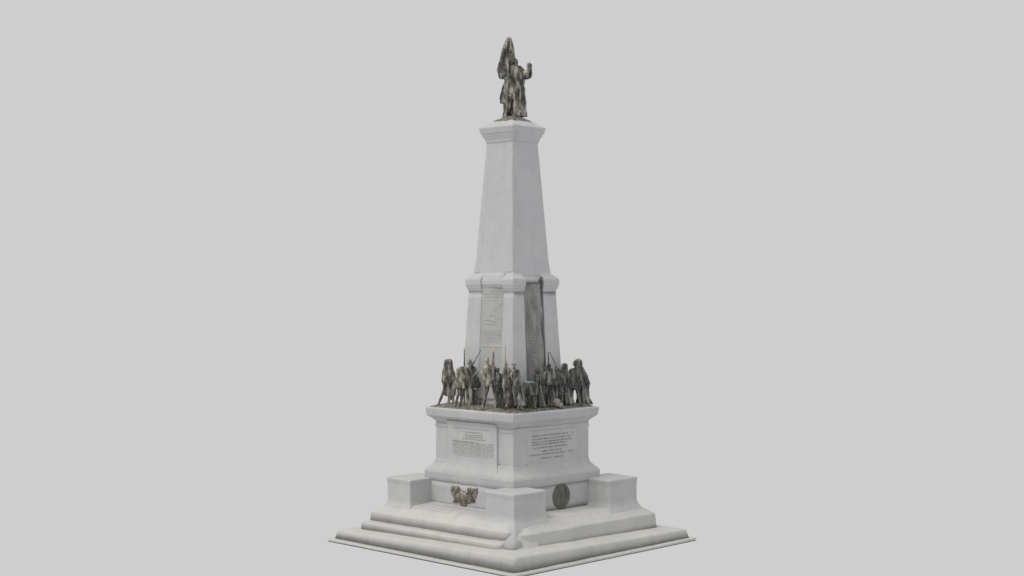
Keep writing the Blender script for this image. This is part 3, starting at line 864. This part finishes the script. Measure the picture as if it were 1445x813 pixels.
# 12 hooded robed figure
f, a, b = start(798, 'R', 66, 571)
f.head((796, 517.5), 3.3, -1, 1)
f.drape([(796.4, 511.5, .3, 1.6, 1.6), (796.5, 514, .5, 3.7, 3.4), (796.4, 521, .8, 3.9, 3.4), (797, 526, .5, 5.6, 4), (797.6, 534, 0, 6.4, 4.6), (797.6, 543, 0, 5.8, 4.4), (798.4, 556, 0, 6.6, 4.8), (799.4, 570, 0, 7.6, 5.2)], folds=7, amp=.12, twist=.3)
f.arm((792, 527, -2), (791, 536, -3.5), (795, 541.5, -5), 1.5)
build(f, 'bronze_statue', 'hooded grey bronze figure in a long robe, third from the right end', 'statue', a, b, 'bronze_grey')

# 13 standing figure in a jacket
f, a, b = start(811, 'R', 72, 570)
f.head((811.6, 511), 4.1, -1, 1, None)
f.torso((810.2, 519), (810, 541), 6.6, 6.2, 4.6)
f.drape([(810, 533, 0, 6.4, 4.6), (810.2, 541, 0, 6.8, 4.8), (810.4, 547.5, 0, 7.0, 4.8)], folds=6, amp=.07)
f.arm((804.6, 521, -1), (803.2, 531, -2), (804.4, 540.5, -3), 1.8)
f.arm((815.4, 521, -2), (817.4, 531, -3.5), (815.4, 540, -4.5), 1.8)
f.leg((807, 546, 0), (806.6, 557, -.5), (807, 568.5, -.5), 2.9)
f.leg((814, 546, 0), (816.4, 557, -.5), (818.6, 568.5, -.8), 2.7, 1)
g = sub(f); g.ell((808.9, 511.8, -2.7), (1.2, .9, 2.4))
build(f, 'bronze_statue', 'dark bronze figure in a buttoned jacket with an ochre face, second from the right end', 'statue', a, b, 'bronze_dark',
      parts=[('face', g, 'ochre', 'rubbed ochre cheek')])

# 14 cloaked figure closing the row at the right
f, a, b = start(822, 'R', 66, 568.5)
f.head((816.4, 509.6), 4.0, -1, 1)
f.drape([(816, 505, .5, 2.2, 2.2), (816.4, 508, .8, 4.2, 3.8), (817, 515, 1.2, 4.2, 3.8), (818.6, 521, 1, 5.6, 4.4), (820.6, 530, .4, 7.0, 5), (822, 540, 0, 7.8, 5.2), (822.4, 551, 0, 6.6, 4.8), (822.6, 561, 0, 7.0, 5), (824.4, 569, 0, 9.4, 5.4)], folds=7, amp=.09, twist=.2)
f.arm((823.4, 524, 0), (829.2, 538, -.5), (825.2, 546.5, -4), 2.0)
f.ell((826, 557.5, -2.4), (2.6, 2.4, 4.0))
build(f, 'bronze_statue', 'bronze figure in a long cloak, one elbow out, at the right end of the row', 'statue', a, b, 'bronze_grey')

# low bronze heap in front of the capped rifleman
f, a, b = start(783, 'R', 77, 574)
f.ell((784, 567.5, 0), (6.8, 4.6, 6.2)); f.ell((777, 570.5, 0), (6, 3.6, 3.4)); f.ell((790, 571, .5), (4.4, 3.6, 3.6)); f.limb((772, 572, -1), 1.4, (782, 566, -3), 1.8)
build(f, 'bronze_bundle', 'low rounded green-brown bronze bundle on the ground before the capped rifleman', 'bundle', a, b, 'bronze_base', strength=.08, group='bronze objects round the foot of the shaft')

# upright sword-like standard behind the second figure
f, a, b = start(655, 'L', 58, 569)
f.limb((655.2, 569, 0), .8, (655, 512, 0), 1.1, (655, 500, 0), 1.0, (655, 493, 0), .8)
g = sub(f); g.limb((655, 494, 0), .9, (655.2, 488.5, 0), .6)
o = build(f, 'standard_pole', 'upright dark pole with an ochre tip behind the stooping caped figure', 'pole', a, b, 'bronze_dark', voxel=.014, strength=.01, parts=[('pole_tip', g, 'ochre', None)], group='bronze objects round the foot of the shaft')

# ------------------------------------------------------------------ figure on the capital
f = Fig(725, 166, S)
def tp(x, y): return (660+x*.2215, 30+y*.2215)
def T(x, y, d=0): return (*tp(x, y), d)
f.head(T(308, 262), 4.6, 1, 1)
f.drape([(*tp(318, 285), 0, 4.5, 4), (*tp(312, 305), 0, 8.7, 5.3), (*tp(308, 335), 0, 10.7, 6.3), (*tp(308, 375), 0, 10.7, 6.3), (*tp(306, 420), .2, 9.4, 6), (*tp(304, 470), .2, 9.0, 6), (*tp(302, 500), .2, 9.8, 6.1)], folds=6, amp=.05)
# long coat behind, reaching lower on the left
f.drape([(*tp(292, 360), 2.5, 9.2, 4.6), (*tp(280, 430), 3, 10.2, 4.8), (*tp(273, 490), 3, 11, 5), (*tp(274, 525), 3, 9.8, 4.6)], folds=7, amp=.1)
f.drape([(*tp(345, 420), 2, 4.2, 4), (*tp(350, 500), 2, 4.4, 4.4), (*tp(352, 560), 2, 4.2, 4.4), (*tp(355, 605), 2, 4.2, 4.4)], folds=5, amp=.12)
# legs and the long hanging cloth
f.leg(T(276, 480, 0), T(266, 550, -.5), T(256, 600, 0), 4.6)
f.leg(T(312, 480, -2), T(308, 550, -3.5), T(298, 602, -3), 4.4)
f.limb(T(262, 560, 1), 4.0, T(240, 608, 0), 2.2)
f.drape([(*tp(290, 480), 3, 10.5, 3.6), (*tp(290, 550), 3.4, 9.5, 3.6), (*tp(288, 612), 3.4, 9.5, 4)], folds=7, amp=.14)
f.drape([(*tp(330, 480), 1.5, 6.5, 3.6), (*tp(336, 540), 1.6, 6.2, 3.8), (*tp(340, 610), 1.6, 6.8, 4.2)], folds=6, amp=.14)
# raised arm wrapped in tall drapery
f.limb(T(285, 300, 0), 4.2, T(240, 280, -1), 4.2, T(255, 190, -1), 3.4, T(268, 120, 0), 2.2)
f.drape([(*tp(266, 101), 0, 1.9, 1.6), (*tp(266, 116), 0, 3.6, 2.6), (*tp(262, 150), 0, 5.0, 3.4), (*tp(257, 205), 0, 6.9, 4.2), (*tp(253, 255), 0, 7.9, 4.8), (*tp(246, 300), 0, 8.6, 5.2), (*tp(246, 335), 0, 7.8, 5), (*tp(250, 368), 0, 7, 4.4)], folds=5, amp=.2, twist=.3)
f.limb(T(262, 110, -2), 1.2, T(246, 190, -5), 1.6, T(270, 290, -6), 1.8, T(262, 360, -6), 1.4)
f.limb(T(280, 130, -1), 1.0, T(278, 200, -4.5), 1.5, T(290, 260, -5.5), 1.6)
f.limb(T(208, 270, -1), 2.6, T(200, 310, -2), 3.0, T(214, 350, -2), 2.6, T(245, 350, -5), 3.0)
# sash from the shoulder down the front
f.limb(T(292, 290, -6), 1.6, T(280, 360, -7.5), 1.7, T(292, 430, -7.2), 1.6, T(300, 500, -7), 1.5)
f.limb(T(335, 310, -5), 1.4, T(330, 400, -6.8), 1.6, T(318, 490, -6.6), 1.5)
# other arm: out, then forearm up, in a wide sleeve
f.limb(T(340, 325, 0), 4.0, T(368, 350, -2), 3.8, T(392, 350, -3), 4.4, T(396, 315, -4), 4.0, T(395, 285, -4), 2.8)
f.limb(T(355, 350, -1), 3.6, T(380, 362, -3), 3.0)
f.ell(T(395, 288, -4), (4.2, 3.0, 4.6)); f.ell(T(391, 335, -3.6), (5.2, 4.0, 8.4)); f.ell(T(372, 340, -3), (4, 3.4, 5))
for q in range(4): f.limb((*tp(384+q*6, 282), -4.4), .6, (*tp(386+q*5.5, 266+abs(q-1.5)*4), -4.8), .5)
build(f, 'bronze_statue', 'large bronze figure, one draped arm raised high, standing on top of the obelisk', 'statue', -1, 1, 'bronze_top', voxel=.022, strength=.035, group='bronze figure on the capital', Y=166)

# ------------------------------------------------------------------ light, world, camera
sc = bpy.context.scene
w = bpy.data.worlds.new('World'); sc.world = w; w.use_nodes = True
bg = w.node_tree.nodes['Background']
bg.inputs[0].default_value = (.617, .617, .617, 1); bg.inputs[1].default_value = 1.0

def sun(name, d, e, ang, col):
    l = bpy.data.lights.new(name, 'SUN'); l.energy = e; l.angle = math.radians(ang); l.color = col
    o = bpy.data.objects.new(name, l); link(o)
    o.rotation_euler = Vector(d).to_track_quat('Z', 'Y').to_euler()
sun('key_light', (-.42, -.30, .86), 1.58, 35, (1, .96, .87))

cam = bpy.data.cameras.new('camera'); co = bpy.data.objects.new('camera', cam); link(co)
cam.lens = 50; cam.sensor_width = 36; cam.sensor_fit = 'HORIZONTAL'; cam.clip_end = 500
co.location = (0, -D*S, EYE*S); co.rotation_euler = (math.radians(90), 0, 0)
sc.camera = co
sc.view_settings.view_transform = 'Standard'; sc.view_settings.look = 'None'
sc.view_settings.exposure = 0; sc.view_settings.gamma = 1
